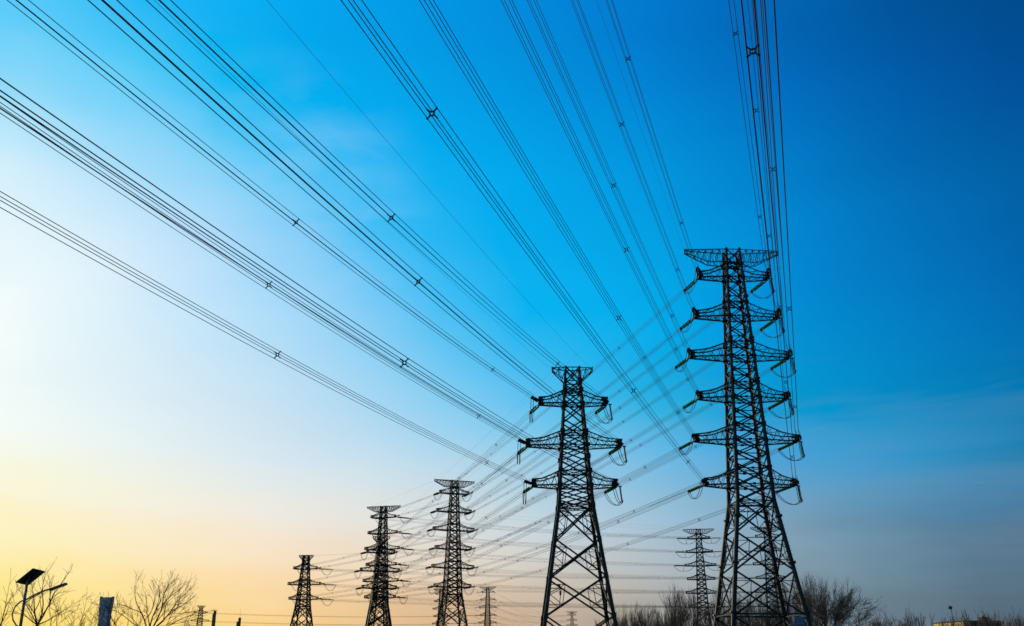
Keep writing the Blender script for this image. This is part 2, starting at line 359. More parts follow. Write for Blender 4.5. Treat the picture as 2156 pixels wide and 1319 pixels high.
class Pylon:
    def __init__(s, kind, pos, ang, label, group='lattice pylons of the power lines', heavy=True):
        s.kind = kind; s.T = TYPES[kind]; s.ang = R(ang); s.pos = Vector((pos[0], pos[1], 0)); M = TMH[kind] if heavy else TM[kind]
        s.root = empty('lattice_pylon', s.pos, s.ang, label, 'pylon', group)
        for i in range(4): link('leg', M['leg%d' % i], s.root)
        link('lower_bracing', M['lower'], s.root); link('upper_bracing', M['upper'], s.root)
        s.arm = {}
        for a in range(len(s.T['arms'])):
            for d in (-1, 1): s.arm[(a, d)] = link('crossarm', M['arm%d_%d' % (a, d)], s.root)
        for d in (-1, 1): s.arm[('p', d)] = link('earth_wire_arm', M['peak_%d' % d], s.root)
        s.ends = {}
    def w(s, p): p = Vector(p); c, q = math.cos(s.ang), math.sin(s.ang); return Vector((s.pos.x + c * p.x - q * p.y, s.pos.y + q * p.x + c * p.y, p.z))
    def l(s, p): p = Vector(p) - s.pos; c, q = math.cos(-s.ang), math.sin(-s.ang); return Vector((c * p.x - q * p.y, q * p.x + c * p.y, p.z))
    def tip(s, a, d):
        if a == 'p': return s.w((d * s.T['peak'], 0, s.T['top'] - .3))
        z, hl = s.T['arms'][a]; return s.w((d * hl, 0, z - .45))
    def string(s, a, d, dirv, near, glass, length=6.4):
        """strain insulator set from the arm tip along dirv (world); returns the yoke end"""
        z, hl = s.T['arms'][a]; dv = Vector(dirv).normalized(); side = 1 if (s.l(s.pos + dv).y > 0) else -1
        tw = .75 if s.kind == 'six' else .95
        base = s.w((d * hl, side * (tw + .3), z - .55))
        dl = s.l(s.pos + Vector((dv.x, dv.y, 0))); dl = Vector((dl.x, dl.y, dv.z)).normalized()
        b0 = s.l(base); px = dl.cross(Vector((0, 0, 1))).normalized()
        glo = MB(); har = MB(); rr_ = .185 if glass is GLASS else (.44 if glass is GLASSM else .19); off = .29 if glass is GLASS else .32
        har.beam(b0, b0 + dl * .5, .16); har.beam(b0 + dl * .5 - px * off, b0 + dl * .5 + px * off, .2, .1)
        st = 1.2 if glass is GLASS else .7; en = length - .8; nd_ = 24 if near == 2 else (9 if near == 1 else 0)
        for q in (-off, off):
            o = b0 + px * q
            if nd_:
                prof = []; stp = (en - st) / nd_
                for i in range(nd_):
                    t = st + i * stp; prof += [(t, .09), (t + stp * .25, rr_), (t + stp * .6, rr_ * .9), (t + stp * .7, .09)]
                glo.lathe(o, dl, prof, 8 if near == 2 else 6)
            else: glo.beam(o + dl * st, o + dl * en, .46, n=5)
            har.beam(o + dl * .45, o + dl * st, .08); har.beam(o + dl * en, o + dl * (length - .35), .08)
        har.beam(b0 + dl * (length - .4) - px * off, b0 + dl * (length - .4) + px * off, .24, .12)
        har.box(b0 + dl * (length - .25), (.5, .5, .5))
        if near:   # corona ring round the live end
            c = b0 + dl * (length - 1.0); up = px.cross(dl).normalized(); pts = [c + px * (math.cos(2 * math.pi * i / 12) * .45) + up * (math.sin(2 * math.pi * i / 12) * .22) for i in range(13)]
            har.tube(pts, .05, 4)
        io = link('insulator_string', glo.mesh('insulator_string', glass, True), s.arm[(a, d)])
        link('yoke_fitting', har.mesh('yoke_fitting', HARD), s.arm[(a, d)])
        e = s.w(b0 + dl * length); s.ends.setdefault((a, d), []).append(e)
        return e
    def jumpers(s, near, outer=True, drop=3.4):
        """loops that carry the current round each arm tip, with the hanging strings that hold them clear"""
        for (a, d), es in s.ends.items():
            if len(es) < 2: continue
            z, hl = s.T['arms'][a]; p, q = s.l(es[0]), s.l(es[1]); b = MB(); r = .06 if near > 1 else .07; nseg = 22
            def loop(u, v, sag, off):
                pts = []
                for i in range(nseg + 1):
                    t = i / nseg; m = u.lerp(v, t); m = m + off; e = abs(2 * t - 1) ** 2.3; m.z -= sag * (1 - e); pts.append(m)
                b.tube(pts, r, 5)
            if near == 2 and d > 0 and outer or (near == 1 and outer):
                S1 = Vector((d * (hl + .9), 0, z - 3.6)); hb_ = MB()
                for yy in (-.45, .45):
                    hb_.beam((d * (hl + .6), yy, z - .7), (d * (hl + .9), yy, z - 3.4), .19, n=6)
                hb_.beam((d * (hl + .9), -.75, z - 3.5), (d * (hl + .9), .75, z - 3.5), .26)
                link('jumper_string', hb_.mesh('jumper_string', GLASSD), s.arm[(a, d)])
                for o in (-.22, .22): o = Vector((o, 0, 0)); loop(p, S1, 1.4, o); loop(S1, q, 1.4, o)
            else:
                for o in (-.22, .22): loop(p, q, drop, Vector((o, 0, 0)))
            link('jumper_loop', b.mesh('jumper_loop', WIRE, True), s.arm[(a, d)])

# ------------------------------------------------------------------ conductors
SP = .295
b = MB()   # one spacer damper: square frame with four curved arms, built flat in its x/z plane
for i in range(4):
    sx_, sz_ = ((-1, -1), (1, -1), (1, 1), (-1, 1))[i]; s2, t2 = ((-1, -1), (1, -1), (1, 1), (-1, 1))[(i + 1) % 4]
    b.beam((sx_ * .13, 0, sz_ * .13), (s2 * .13, 0, t2 * .13), .075)
    b.beam((sx_ * .12, 0, sz_ * .12), (sx_ * .20, 0, sz_ * .225), .075); b.beam((sx_ * .20, 0, sz_ * .22), (sx_ * SP, 0, sz_ * SP), .065)
    b.beam((sx_ * SP, -.07, sz_ * SP), (sx_ * SP, .07, sz_ * SP), .12, n=6)
SPACER = b.mesh('spacer', HARD)
rnd = random.Random(5)
def bundle(pts, label, cat_group, spacers, nw=4, r=.028, far=False):
    """pts: centre line. quad bundle with spacers as parts"""
    o = empty('conductor_bundle', pts[0], 0, label, 'power line', cat_group)
    P = [p - pts[0] for p in pts]; m = len(P)
    Lx = []
    for i in range(m):
        d = (P[min(i + 1, m - 1)] - P[max(i - 1, 0)]).normalized(); x = d.cross(Vector((0, 0, 1))).normalized(); y = x.cross(d); Lx.append((x, y, d))
    offs = ((-SP, -SP), (SP, -SP), (SP, SP), (-SP, SP)) if nw == 4 else ((0, -SP), (0, SP))
    for (u, v) in offs:
        ex = rnd.uniform(-.05, .05)
        b = MB(); b.tube([P[i] + Lx[i][0] * u + Lx[i][1] * v - Vector((0, 0, ex * math.sin(math.pi * i / (m - 1)))) for i in range(m)], r, 5 if not far else 4)
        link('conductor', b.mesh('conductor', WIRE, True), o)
    acc = [0]
    for i in range(1, m): acc.append(acc[-1] + (P[i] - P[i - 1]).length)
    for sd_ in spacers:
        if sd_ >= acc[-1]: continue
        i = max(k for k in range(m - 1) if acc[k] <= sd_); t = (sd_ - acc[i]) / (acc[i + 1] - acc[i]); x, y, d = Lx[i]
        so_ = link('spacer', SPACER, o, P[i].lerp(P[i + 1], t))
        so_.rotation_euler = Matrix(((x.x, d.x, y.x), (x.y, d.y, y.y), (x.z, d.z, y.z))).to_euler()
    return o
def wire(pts, label, r=.018):
    b = MB(); b.tube([p - pts[0] for p in pts], r, 4); o = link('earth_wire', b.mesh('earth_wire', WIRE, True), None, pts[0])
    return tag(o, label, 'power line', 'single earth wires')
def spaced(p, q, k, n=40):
    """parabola between p and q with sag coefficient k"""
    Ld = (q - p).length; out = []
    for i in range(n + 1):
        t = i / n; m = p.lerp(q, t); m.z -= k * Ld * Ld * t * (1 - t); out.append(m)
    return out
ORD = ['top', 'second', 'third', 'fourth', 'fifth', 'lowest']
def armname(P, a): return ORD[a] if P.kind == 'six' else ['top', 'middle', 'lowest'][a]
SD = {-1: 'left', 1: 'right'}
def span(P, Q, pairs, k, near, lab, grp, step=46.0, sl=6.4, nw=4, glassP=None, glassQ=None, r=.030, nearQ=None):
    nearQ = near if nearQ is None else nearQ
    for (a, d, a2, d2) in pairs:
        p, q = P.tip(a, d), Q.tip(a2, d2); D = q - p; Ld = D.length; sag = k * Ld
        h_ = Vector((D.x, D.y, 0)).normalized()
        dirP = Vector((D.x, D.y, D.z - sag * Ld)) ; dirQ = Vector((-D.x, -D.y, -D.z - sag * Ld))
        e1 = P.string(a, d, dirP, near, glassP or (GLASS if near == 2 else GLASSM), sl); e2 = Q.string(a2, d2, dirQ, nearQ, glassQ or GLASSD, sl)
        st = rnd.uniform(.4, .9) * step; sp = []
        while st < Ld - 15: sp.append(st); st += step * rnd.uniform(.85, 1.1)
        bundle(spaced(e1, e2, k, 36), lab % (SD[d], armname(P, a)), grp, sp, nw, r, near < 2)

# ------------------------------------------------------------------ the pylons, surveyed from the photograph
P3 = Pylon('six', (45.7, 190.5), 2.2, 'tallest lattice pylon, dark six-armed tower with thick tube legs, nearest on the right', heavy=False)
P2 = Pylon('three', (11.9, 188.4), .8, 'large dark three-armed lattice pylon standing near the middle, left of the tallest one', heavy=False)
P1 = Pylon('six', at(957, 1013, 82)[:2], 20, 'mid-sized six-armed lattice pylon next left of the large three-armed one')
P0 = Pylon('six', at(808, 1067, 82)[:2], -16, 'six-armed lattice pylon with crowded overlapping arms, left of the mid-sized six-armed one')
P0b = Pylon('three', at(803, 1131, 56)[:2], 14, 'three-armed lattice pylon overlapped by the crowded six-armed pylon in front of the orange sky')
P640 = Pylon('three', at(645, 1170, 56)[:2], -8, 'three-armed lattice pylon farthest left of the large group, long green insulators to its right')
P1469 = Pylon('six', at(1470, 1115, 82)[:2], -12, 'thin distant six-armed lattice pylon just left of the tallest pylon')
P1620 = Pylon('six', at(1613, 1111, 82)[:2], -10, 'distant six-armed lattice pylon seen through the legs of the tallest pylon')
P1027 = Pylon('six', at(1027, 1236, 82)[:2], -8, 'small faraway six-armed lattice pylon left of the legs of the three-armed pylon')
P905 = Pylon('six', at(929, 1240, 82)[:2], -14, 'small faraway six-armed lattice pylon half hidden behind the left leg of the mid-sized one')
P1205 = Pylon('six', at(1204, 1288, 82)[:2], 0, 'tiniest lattice pylon low between the legs of the large three-armed pylon')
P424 = Pylon('three', at(424, 1276, 56)[:2], 10, 'tiny faraway three-armed lattice pylon right of the bare tree on the left')

# spans towards and over the camera: heading, slope and sag taken from the photograph
KA = .1143e-3
NEAR3 = {(0, -1): (253.64, -.0260), (1, -1): (253.50, -.0261), (2, -1): (253.49, -.0239), (3, -1): (253.48, -.0247), (4, -1): (253.38, -.0270), (5, -1): (253.41, -.0325),
         (0, 1): (253.76, -.0267), (1, 1): (253.98, -.0270), (2, 1): (253.92, -.0270), (3, 1): (254.30, -.0270), (4, 1): (254.06, -.0270), (5, 1): (254.04, -.0325)}
SPX = {(0, -1): [(1321, 124), (1436, 469)], (1, -1): [(1308, 262), (1428, 568)], (2, -1): [(1292, 390), (1419, 664)], (3, -1): [(1322, 525)],
       (4, -1): [(1303, 669), (1434, 865)], (5, -1): [(909, 238), (1333, 823), (1455, 968)], (0, 1): [(1549, 72), (1597, 458)], (1, 1): [(1592, 233), (1620, 497)], (2, 1): [(1630, 357)],
       (3, 1): [(1650, 648), (1652, 805)], (4, 1): [(1660, 650), (1674, 857)], (5, 1): [(1585, 105), (1667, 963)]}
KB = .212e-3
NEAR2 = {(0, 1): (255.91, -.1380), (1, 1): (255.81, -.1145), (0, -1): (255.29, -.0960), (1, -1): (255.62, -.0805), (2, 1): (256.49, -.1146), (2, -1): (255.49, -.0702)}
SPX2 = {(0, 1): [(822, 463), (1170, 772)], (1, 1): [(880, 596)], (0, -1): [(624, 467), (1040, 774)], (1, -1): [(567, 598), (1011, 872)], (2, 1): [(850, 766), (1195, 973)], (2, -1): [(587, 746), (1028, 969)]}
def pix(p):
    Z = p.z - EYE; d = p.y * math.cos(PITCH) + Z * math.sin(PITCH); u = -p.y * math.sin(PITCH) + Z * math.cos(PITCH)
    return (1078 + F_PX * p.x / d, 659.5 - F_PX * u / d) if d > 1 else (1e6, 1e6)
def near_spans(P, tab, spx, k, desc, grp, sln):
    for (a, d), (th, s) in tab.items():
        p0 = P.tip(a, d); p0.z += .45; th = R(th); hv = Vector((math.cos(th), math.sin(th), 0))
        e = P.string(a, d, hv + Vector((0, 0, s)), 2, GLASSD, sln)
        ds = [sln] + [8 + i * 3.2 for i in range(88)]
        pts = [Vector((p0.x + hv.x * t, p0.y + hv.y * t, p0.z + s * t + k * t * t)) for t in ds]; pts[0] = e
        acc = [0]
        for i in range(1, len(pts)): acc.append(acc[-1] + (pts[i] - pts[i - 1]).length)
        sp = []
        for (x, y) in spx.get((a, d), []):
            best = min(range(len(pts)), key=lambda i: (pix(pts[i])[0] - x) ** 2 + (pix(pts[i])[1] - y) ** 2)
            i = min(max(best, 1), len(pts) - 2); cand = [(acc[i - 1] + (acc[i + 1] - acc[i - 1]) * t / 20, (pts[i - 1].lerp(pts[i], t / 10) if t < 10 else pts[i].lerp(pts[i + 1], t / 10 - 1))) for t in range(21)]
            sp.append(min(cand, key=lambda c: (pix(c[1])[0] - x) ** 2 + (pix(c[1])[1] - y) ** 2)[0])
        bundle(pts, desc % (SD[d], armname(P, a)), grp, sp, r=.028 if d < 0 or P is P2 else (.042 if a > 3 else .034))
near_spans(P3, NEAR3, SPX, KA, 'four-wire bundle rising overhead from the %s tip of the tallest pylon\'s %s arm', 'wire bundles passing overhead', 4.6)
near_spans(P2, NEAR2, SPX2, KB, 'four-wire bundle overhead from the %s tip of the large three-armed pylon\'s %s arm', 'wire bundles passing overhead', 6.0)
six = lambda lst=range(6): [(a, d, a, d) for a in lst for d in (-1, 1)]
three = [(a, d, a, d) for a in range(3) for d in (-1, 1)]
G2 = 'wire bundles between the pylons'
span(P3, P1, six(), .9e-4, 2, 'wire bundle descending leftwards from the %s tip of the tallest pylon\'s %s arm', G2, nearQ=1, glassQ=GLASSD, sl=6.7)
span(P2, P0b, three, .9e-4, 2, 'wire bundle descending leftwards from the %s tip of the large three-armed pylon\'s %s arm', G2, nearQ=1, glassQ=GLASSD, sl=6.2)
span(P1, P0, six(), 1.6e-4, 1, 'short wire bundle leaving the %s tip of the mid-sized pylon\'s %s arm leftwards', G2, step=40, nearQ=1)
span(P0b, P640, three, 1.4e-4, 1, 'faint wires leaving the %s tip of the overlapped three-armed pylon\'s %s arm leftwards', G2, nearQ=0)
span(P0, P1469, six(range(3)), 1.5e-4, 1, 'faint level wires from the %s tip of the crowded pylon\'s %s arm to the right', G2, nw=4, r=.025, nearQ=1, glassQ=GLASSM, sl=8.5, step=40)
span(P0, P1620, six(range(3, 6)), 1.1e-4, 1, 'faint rising wires from the %s tip of the crowded pylon\'s %s arm to the right', G2, nw=4, r=.025, nearQ=0, step=40)
span(P640, P1620, [(a, d, a + 3, d) for a in range(3) for d in (-1, 1)], 1.0e-4, 1, 'faint flat wires from the %s tip of the leftmost three-armed pylon\'s %s arm', G2, r=.025, nearQ=0, sl=8.0, step=40)
span(P1469, P1620, six(range(3)), 2.5e-4, 0, 'faint wires leaving the %s tip of the thin distant pylon\'s %s arm rightwards', G2, nw=2, step=30)
span(P1027, P1205, six(), 1.0e-4, 0, 'fine wires sloping right from the %s tip of the small faraway pylon\'s %s arm', G2, nw=2, r=.035, step=60)
span(P905, P1027, six(), 3.0e-4, 0, 'fine wires from the %s tip of the half hidden faraway pylon\'s %s arm', G2, nw=2, r=.032, step=60)
span(P905, P1205, [(a, d, a, d) for a in range(4) for d in (-1, 1)], 1.3e-4, 0, 'fine wires far right from the %s tip of the half hidden pylon\'s %s arm', G2, nw=2, r=.034, step=55)
span(P424, P1027, [(a, d, a + 3, d) for a in range(3) for d in (-1, 1)], 1.2e-4, 0, 'low faint wires from the %s tip of the tiny left pylon\'s %s arm', G2, nw=2, r=.045, step=90)
P3.jumpers(2, True, 2.3); P2.jumpers(2, True, 3.2); P1.jumpers(1, False); P0.jumpers(1, False); P0b.jumpers(1, False); P1469.jumpers(1, True); P1620.jumpers(1, False)
P640.jumpers(1, False); P1027.jumpers(0, False)

# earth wires
def nearwire(P, d, th, s, k, label):
    p0 = P.tip('p', d); th = R(th); hv = Vector((math.cos(th), math.sin(th), 0))
    wire([Vector((p0.x + hv.x * t, p0.y + hv.y * t, p0.z + s * t + k * t * t)) for t in [i * 3.4 for i in range(84)]], label)
nearwire(P3, -1, 253.6, -.030, .08e-3, 'thin single earth wire rising overhead from the left top tip of the tallest pylon')
nearwire(P3, 1, 253.6, -.030, .08e-3, 'thin single earth wire rising overhead from the right top tip of the tallest pylon')
nearwire(P2, -1, 255.8, -.100, .16e-3, 'thin earth wire overhead from the left top corner of the large three-armed pylon')
nearwire(P2, 1, 255.8, -.100, .16e-3, 'thin earth wire overhead from the right top corner of the large three-armed pylon')
for (P, Q, nm) in ((P3, P1, 'tallest pylon, descending left'), (P2, P0b, 'large three-armed pylon, descending left'), (P1, P0, 'mid-sized pylon, running left'), (P0, P1469, 'crowded pylon, running right'), (P640, P1469, 'leftmost three-armed pylon, running right'), (P1027, P1205, 'small faraway pylon, running right')):
    for d in (-1, 1):
        wire(spaced(P.tip('p', d), Q.tip('p', d), .7e-4, 30), 'thin earth wire from the %s top tip of the %s' % (SD[d], nm), .014 if P in (P3, P2) else .018)

# sign board and a small monitoring box on the steelwork
SIGN = mat('blue_enamel', (.018, .075, .17), .4, 0, .12, 6)
w9 = wid(TYPES['six'], 8.8)
b = MB(); b.box((w9 - 1.7, -w9 - .55, 8.05), (1.9, .08, 1.7)); sg = link('sign_board', b.mesh('sign_board', SIGN), P3.root)
b = MB()
for q in range(3): b.box((w9 - 1.7, -w9 - .60, 8.6 - q * .42), (1.4 - .3 * (q % 2), .02, .12))
link('lettering_band', b.mesh('lettering_band', mat('pale_paint', (.10, .17, .24), .5)), sg)
w16 = wid(TYPES['three'], 14)
b = MB(); b.box((-w16 + 1.9, -w16 - .1, 12.9), (.35, .3, .7)); b.beam((-w16 + 1.9, -w16 - .1, 13.2), (-w16 + 1.7, -w16 - .1, 14.1), .1); b.box((-w16 + 1.7, -w16 - .1, 14.2), (.45, .3, .25))
link('monitor_box', b.mesh('monitor_box', HARD), P2.root)

# ------------------------------------------------------------------ bare trees
def grow(b, p, d, ln, r, depth, rg, spread, up, kids, minr=.006, wob=.12):
    n = 4; pts = [p]; q = p; dd = d
    for i in range(n):
        dd = (dd + Vector((rg.uniform(-wob, wob), rg.uniform(-wob, wob), rg.uniform(-wob, wob) + up * .12))).normalized()
        q = q + dd * ln / n; pts.append(q)
    b.tube(pts, r, 5 if r > .03 else 3, max(r * .55, minr))
    if depth <= 0: return
    k = rg.randint(*kids)
    for c in range(k):
        t = rg.uniform(.35, 1.0) if c else 1.0
        i = min(int(t * n), n - 1); base = pts[i].lerp(pts[i + 1], t * n - i)
        a = rg.uniform(0, 2 * math.pi); s = rg.uniform(spread * .45, spread) * (1 if c else .4)
        ax = Vector((math.cos(a), math.sin(a), 0)); nd2 = (dd + ax * s + Vector((0, 0, up * .25))).normalized()
        grow(b, base, nd2, ln * rg.uniform(.55, .85), max(r * .55 * rg.uniform(.75, 1.05), minr), depth - 1, rg, spread, up, kids, minr, wob)
def make_tree(seed, trunk_h, r, limbs, limb_len, depth, spread, up, kids, material, minr, tilt=(0.2, .8), sub='tree'):
    rg = random.Random(seed); t = MB(); t.tube([(0, 0, -.2), (rg.uniform(-.05, .05), 0, trunk_h * .5), (rg.uniform(-.1, .1), 0, trunk_h)], r, 7, r * .8)
    c = MB()
    for i in range(limbs):
        a = 2 * math.pi * i / limbs + rg.uniform(-.5, .5); k = rg.uniform(*tilt)
        d = Vector((math.cos(a) * k, math.sin(a) * k, 1)).normalized(); z = trunk_h * rg.uniform(.75, 1.0)
        grow(c, Vector((0, 0, z)), d, limb_len * rg.uniform(.8, 1.15), r * .55, depth, rg, spread, up, kids, minr)
    return t.mesh('trunk', material), c.mesh('crown', material)
def tall(tm): return max(v.co.z for v in tm[1].vertices)
def place(tm, x, y, label, group=None, scale=1.0, rz=0.0):
    o = empty('bare_tree', (x, y, 0), rz, label, 'tree', group); o.scale = (scale,) * 3
    link('trunk', tm[0], o); link('crown', tm[1], o); return o
def ground_at(px, dist):   # ground position dist metres away in the direction of photo column px (near the foot of the picture)
    a = math.atan((px - 1078) / (F_PX * math.cos(PITCH) + 659 * math.sin(PITCH))); return math.sin(a) * dist, math.cos(a) * dist
def topped(px, ypx, dist):   # height that reaches photo row ypx at photo column px
    a = math.atan((px - 1078) / 2180.0); return (1390 - ypx) / F_PX * dist * math.cos(a) * 1.03 + 1.6
def put(tm, px, ytop, dist, label, group=None, rz=0.0):
    x, y = ground_at(px, dist); return place(tm, x, y, label, group, topped(px, ytop, dist) / tall(tm), rz)
def crooked(b, p, d, ln, r, depth, rg, kids, minr, out):
    """a limb that wanders, droops outwards a little and carries many side twigs"""
    n = 6; pts = [p]; q = p; dd = d.normalized()
    for i in range(n):
        dd = (dd + Vector((rg.uniform(-.2, .2), rg.uniform(-.2, .2), rg.uniform(-.12, .16))) + Vector((out.x, out.y, 0)) * .03).normalized(); q = q + dd * ln / n; pts.append(q)
    b.tube(pts, r, 5 if r > .02 else 3, max(r * .5, minr))
    if depth <= 0: return
    for c in range(rg.randint(*kids)):
        t = rg.uniform(.25, 1.0) if c else 1.0; i = min(int(t * n), n - 1); base = pts[i].lerp(pts[i + 1], t * n - i)
        loc = (pts[i + 1] - pts[i]).normalized(); a = rg.uniform(0, 2 * math.pi); s1 = loc.cross(Vector((0.3, 1, .2))).normalized(); s2 = loc.cross(s1)
        k = rg.uniform(.35, .95) if c else .25
        nd2 = (loc + (s1 * math.cos(a) + s2 * math.sin(a)) * k + Vector((0, 0, .12))).normalized()
        crooked(b, base, nd2, ln * rg.uniform(.45, .72), max(r * .5 * rg.uniform(.8, 1.1), minr), depth - 1, rg, kids, minr, out)
def limbed(seed, th, r, limbs, depth, kids, minr, BARK=BARK):
    rg = random.Random(seed); t = MB(); t.tube([(0, 0, -.2), (.03, 0, th * .5), (0, 0, th)], r, 8, r * .85); c = MB()
    for (x, y, z, ln, rr) in limbs:
        d = Vector((x, y, z)); crooked(c, Vector((0, 0, th - .05)), d, ln, rr, depth, rg, kids, minr, Vector((x, y, 0)))
    return t.mesh('trunk', BARK), c.mesh('crown', BARK)
TL = limbed(11, 3.55, .085, [(.55, .1, 1, 1.5, .05), (-.45, .1, 1, 1.35, .045), (.05, .2, 1, 1.5, .04), (-1.1, -.2, .7, 1.2, .03), (1.3, .1, .65, 1.3, .03), (-.2, -.5, .9, 1.2, .03)], 3, (2, 4), .006)
put(TL, 78, 1190, 46, 'leafless tree behind the solar street lamp at the left edge', None, 0)
TF = limbed(23, 3.3, .11, [(.35, .1, 1, 2.1, .06), (-.75, .1, .9, 1.9, .05), (.9, -.1, .95, 2.1, .055), (-.15, .3, 1, 2.2, .05), (-1.3, .1, .55, 1.8, .04), (1.5, .1, .6, 1.8, .04), (.1, -.5, .9, 1.7, .04), (.6, .6, .8, 1.8, .04)], 3, (3, 5), .007)
put(TF, 316, 1212, 60, 'broad leafless tree with a fan of branches right of the blue-grey skyscraper', None, 0)
small = [limbed(31, 2.6, .05, [(.1, .1, 1, 2.0, .035), (-.3, .1, 1, 1.5, .03), (.4, .1, 1, 1.6, .03)], 2, (2, 4), .0075), limbed(37, 2.4, .05, [(.5, .1, .9, 1.4, .03), (-.5, .1, .9, 1.4, .03), (.1, .1, 1, 1.5, .03), (1.2, 0, .5, 1.1, .02), (-1.2, 0, .5, 1.1, .02)], 3, (2, 4), .0075)]
for (px, yt, dist, lab, t) in ((-6, 1215, 40, 'leafless twigs of a small tree at the very left edge', 0), (163, 1252, 52, 'small leafless tree between the street lamp and the skyscraper', 0), (258, 1262, 58, 'low leafless shrub tree just right of the skyscraper', 1), (198, 1285, 66, 'low leafless shrub tree in front of the foot of the skyscraper', 1),
                        (386, 1268, 64, 'slender leafless tree left of the tiny three-armed pylon', 0), (120, 1270, 44, 'low leafless shrub right of the tree by the street lamp', 1)):
    put(small[t], px, yt, dist, lab, None, dist)
# upright winter poplars on the right
pop = [make_tree(50 + i, 2.2, .10, 10, 3.4, 4, .42, .8, (2, 4), BARKB, .011, (.05, .8)) for i in range(4)]
rf_ = random.Random(3)
def shoots(seed, n, wide, th, ln): return limbed(seed, th, .16, [(wide * math.cos(a), .6 * wide * math.sin(a), rf_.uniform(.55, 1.1), ln * rf_.uniform(.8, 1.1), .045) for a in [rf_.uniform(0, 6.28) for _ in range(n)]], 3, (4, 6), .012, BARKB)
fan = shoots(71, 17, .62, 2.6, 3.0)
bush = [make_tree(81 + i, .6, .06, 9, 1.6, 4, .55, .5, (2, 4), BARKB, .011, (.2, 1.3)) for i in range(3)]
GP = 'leafless poplars along the field edge on the right'
rp = random.Random(9)
places = {0: 'first', 1: 'second', 2: 'third', 3: 'fourth', 4: 'fifth', 5: 'sixth', 6: 'seventh', 7: 'eighth', 8: 'ninth'}
for i, (px, yt) in enumerate([(1300, 1288), (1322, 1280), (1345, 1284), (1368, 1274), (1392, 1282), (1412, 1264), (1432, 1250), (1450, 1238), (1500, 1240), (1520, 1246), (1545, 1268), (1572, 1252), (1592, 1246), (1618, 1262), (1642, 1254), (1668, 1240)]):
    if i < 8: lab = 'leafless upright poplar, %s from the right leg of the large three-armed pylon' % places[i]
    else: lab = 'leafless upright poplar behind the legs of the tallest pylon, %s from the left' % places[i - 8]
    put(pop[i % 4], px, yt, 222 + rp.uniform(-8, 16), lab, GP, rp.uniform(0, 6))
put(pop[1], 1703, 1222, 212, 'upright leafless tree with a dark nest beside the right leg of the tallest pylon', GP, 1)
put(pop[2], 1734, 1226, 218, 'upright leafless tree between the nest tree and the big fan-shaped tree', GP, 2)
put(fan, 1748, 1224, 208, 'big fan-shaped leafless tree right of the tallest pylon', GP, 3)
x, y = ground_at(1699, 211); b = MB(); rg = random.Random(4)
for i in range(160):
    p = Vector((rg.gauss(0, .2), rg.gauss(0, .2), rg.gauss(0, .12))); d = Vector((rg.uniform(-1, 1), rg.uniform(-1, 1), rg.uniform(-.4, .4))).normalized() * .3; b.beam(p - d, p + d, .045, n=3)
tag(link('bird_nest', b.mesh('bird_nest', BARK), None, (x, y, topped(1699, 1277, 211))), 'dark stick nest in the tree beside the right leg of the tallest pylon', 'nest')
lowp = [(1818, 1294), (1845, 1292), (1868, 1298), (1905, 1292), (1940, 1285), (1962, 1296), (2098, 1290), (2118, 1288), (2150, 1290)]
lowl = ['just right of the big fan-shaped tree', 'second right of the big fan-shaped tree', 'third right of the big fan-shaped tree', 'left of the tallest low thicket', 'forming the tallest low thicket, left of the golden building', 'touching the left end of the golden building', 'right of the golden building', 'second right of the golden building', 'at the right edge']
for i, (px, yt) in enumerate(lowp):
    put(bush[i % 3], px, yt, 100 + 3 * (i % 3), 'low leafless shrub tree ' + lowl[i], 'low leafless shrubs on the right', i * 1.3)
for i, (px, yt) in enumerate([(2032, 1296), (2052, 1291), (2072, 1302)]):
    put(bush[(i + 1) % 3], px, yt, 84, ['leafless shrub in front of the golden wall', 'leafless shrub in front of the dark half of the golden building', 'leafless shrub by the right end of the golden building'][i], None, i * 2.1)
# low brushwood closing the gaps at the field edge
for i in range(22):
    put(bush[i % 3], 1290 + i * 19.5, 1300 + rp.uniform(-6, 8), 235 + rp.uniform(-5, 5), 'low leafless bush in the brushwood between the pylon legs and the poplars', 'low bushes under the poplars', rp.uniform(0, 6))

# ------------------------------------------------------------------ solar street lamp
POLE = mat('grey_blue_pole', (.055, .10, .14), .45, .2, .2, 3)
DARK = mat('solar_panel_dark', (.010, .014, .020), .3, .1, .2, 8)
lx, ly = ground_at(43, 48)
LS = .84
lamp = empty('street_lamp', (lx, ly, 0), 0, 'solar street lamp with a tilted panel on top and one arm, left foreground', 'street lamp')
H = 5.72; lamp.scale = (LS,) * 3
b = MB(); b.beam((0, 0, 0), (0, 0, H), .20, n=12, w2=.12); b.beam((0, 0, 0), (0, 0, .04), .4, n=4); link('pole', b.mesh('pole', POLE), lamp)
b = MB(); b.tube([Vector((0, 0, 4.72)).lerp(Vector((1.45, 0, 5.34)), t / 8) + Vector((0, 0, .10 * math.sin(math.pi * t / 8))) for t in range(9)], .045, 8)
b.tube([(0, 0, 4.55), (.3, 0, 4.82), (.75, 0, 5.07)], .025, 6); link('arm', b.mesh('arm', POLE), lamp)
b = MB(); b.tube([(.02, 0, 4.78), (-.22, 0, 4.66), (-.42, 0, 4.42), (-.50, 0, 4.1), (-.42, 0, 3.8), (-.22, 0, 3.55), (0, 0, 3.42)], .038, 8); link('curved_brace', b.mesh('curved_brace', POLE, True), lamp)
b = MB(); rot = Matrix.Rotation(R(-20), 3, 'Y'); b.box((1.70, 0, 5.44), (.62, .26, .10), rot); b.box((1.32, 0, 5.29), (.26, .14, .13), rot); hd = link('lamp_head', b.mesh('lamp_head', DARK), lamp)
b = MB(); b.box((1.76, 0, 5.40), (.34, .18, .012), rot); link('lens', b.mesh('lens', mat('clear_lens', (.3, .3, .28), .3)), hd)
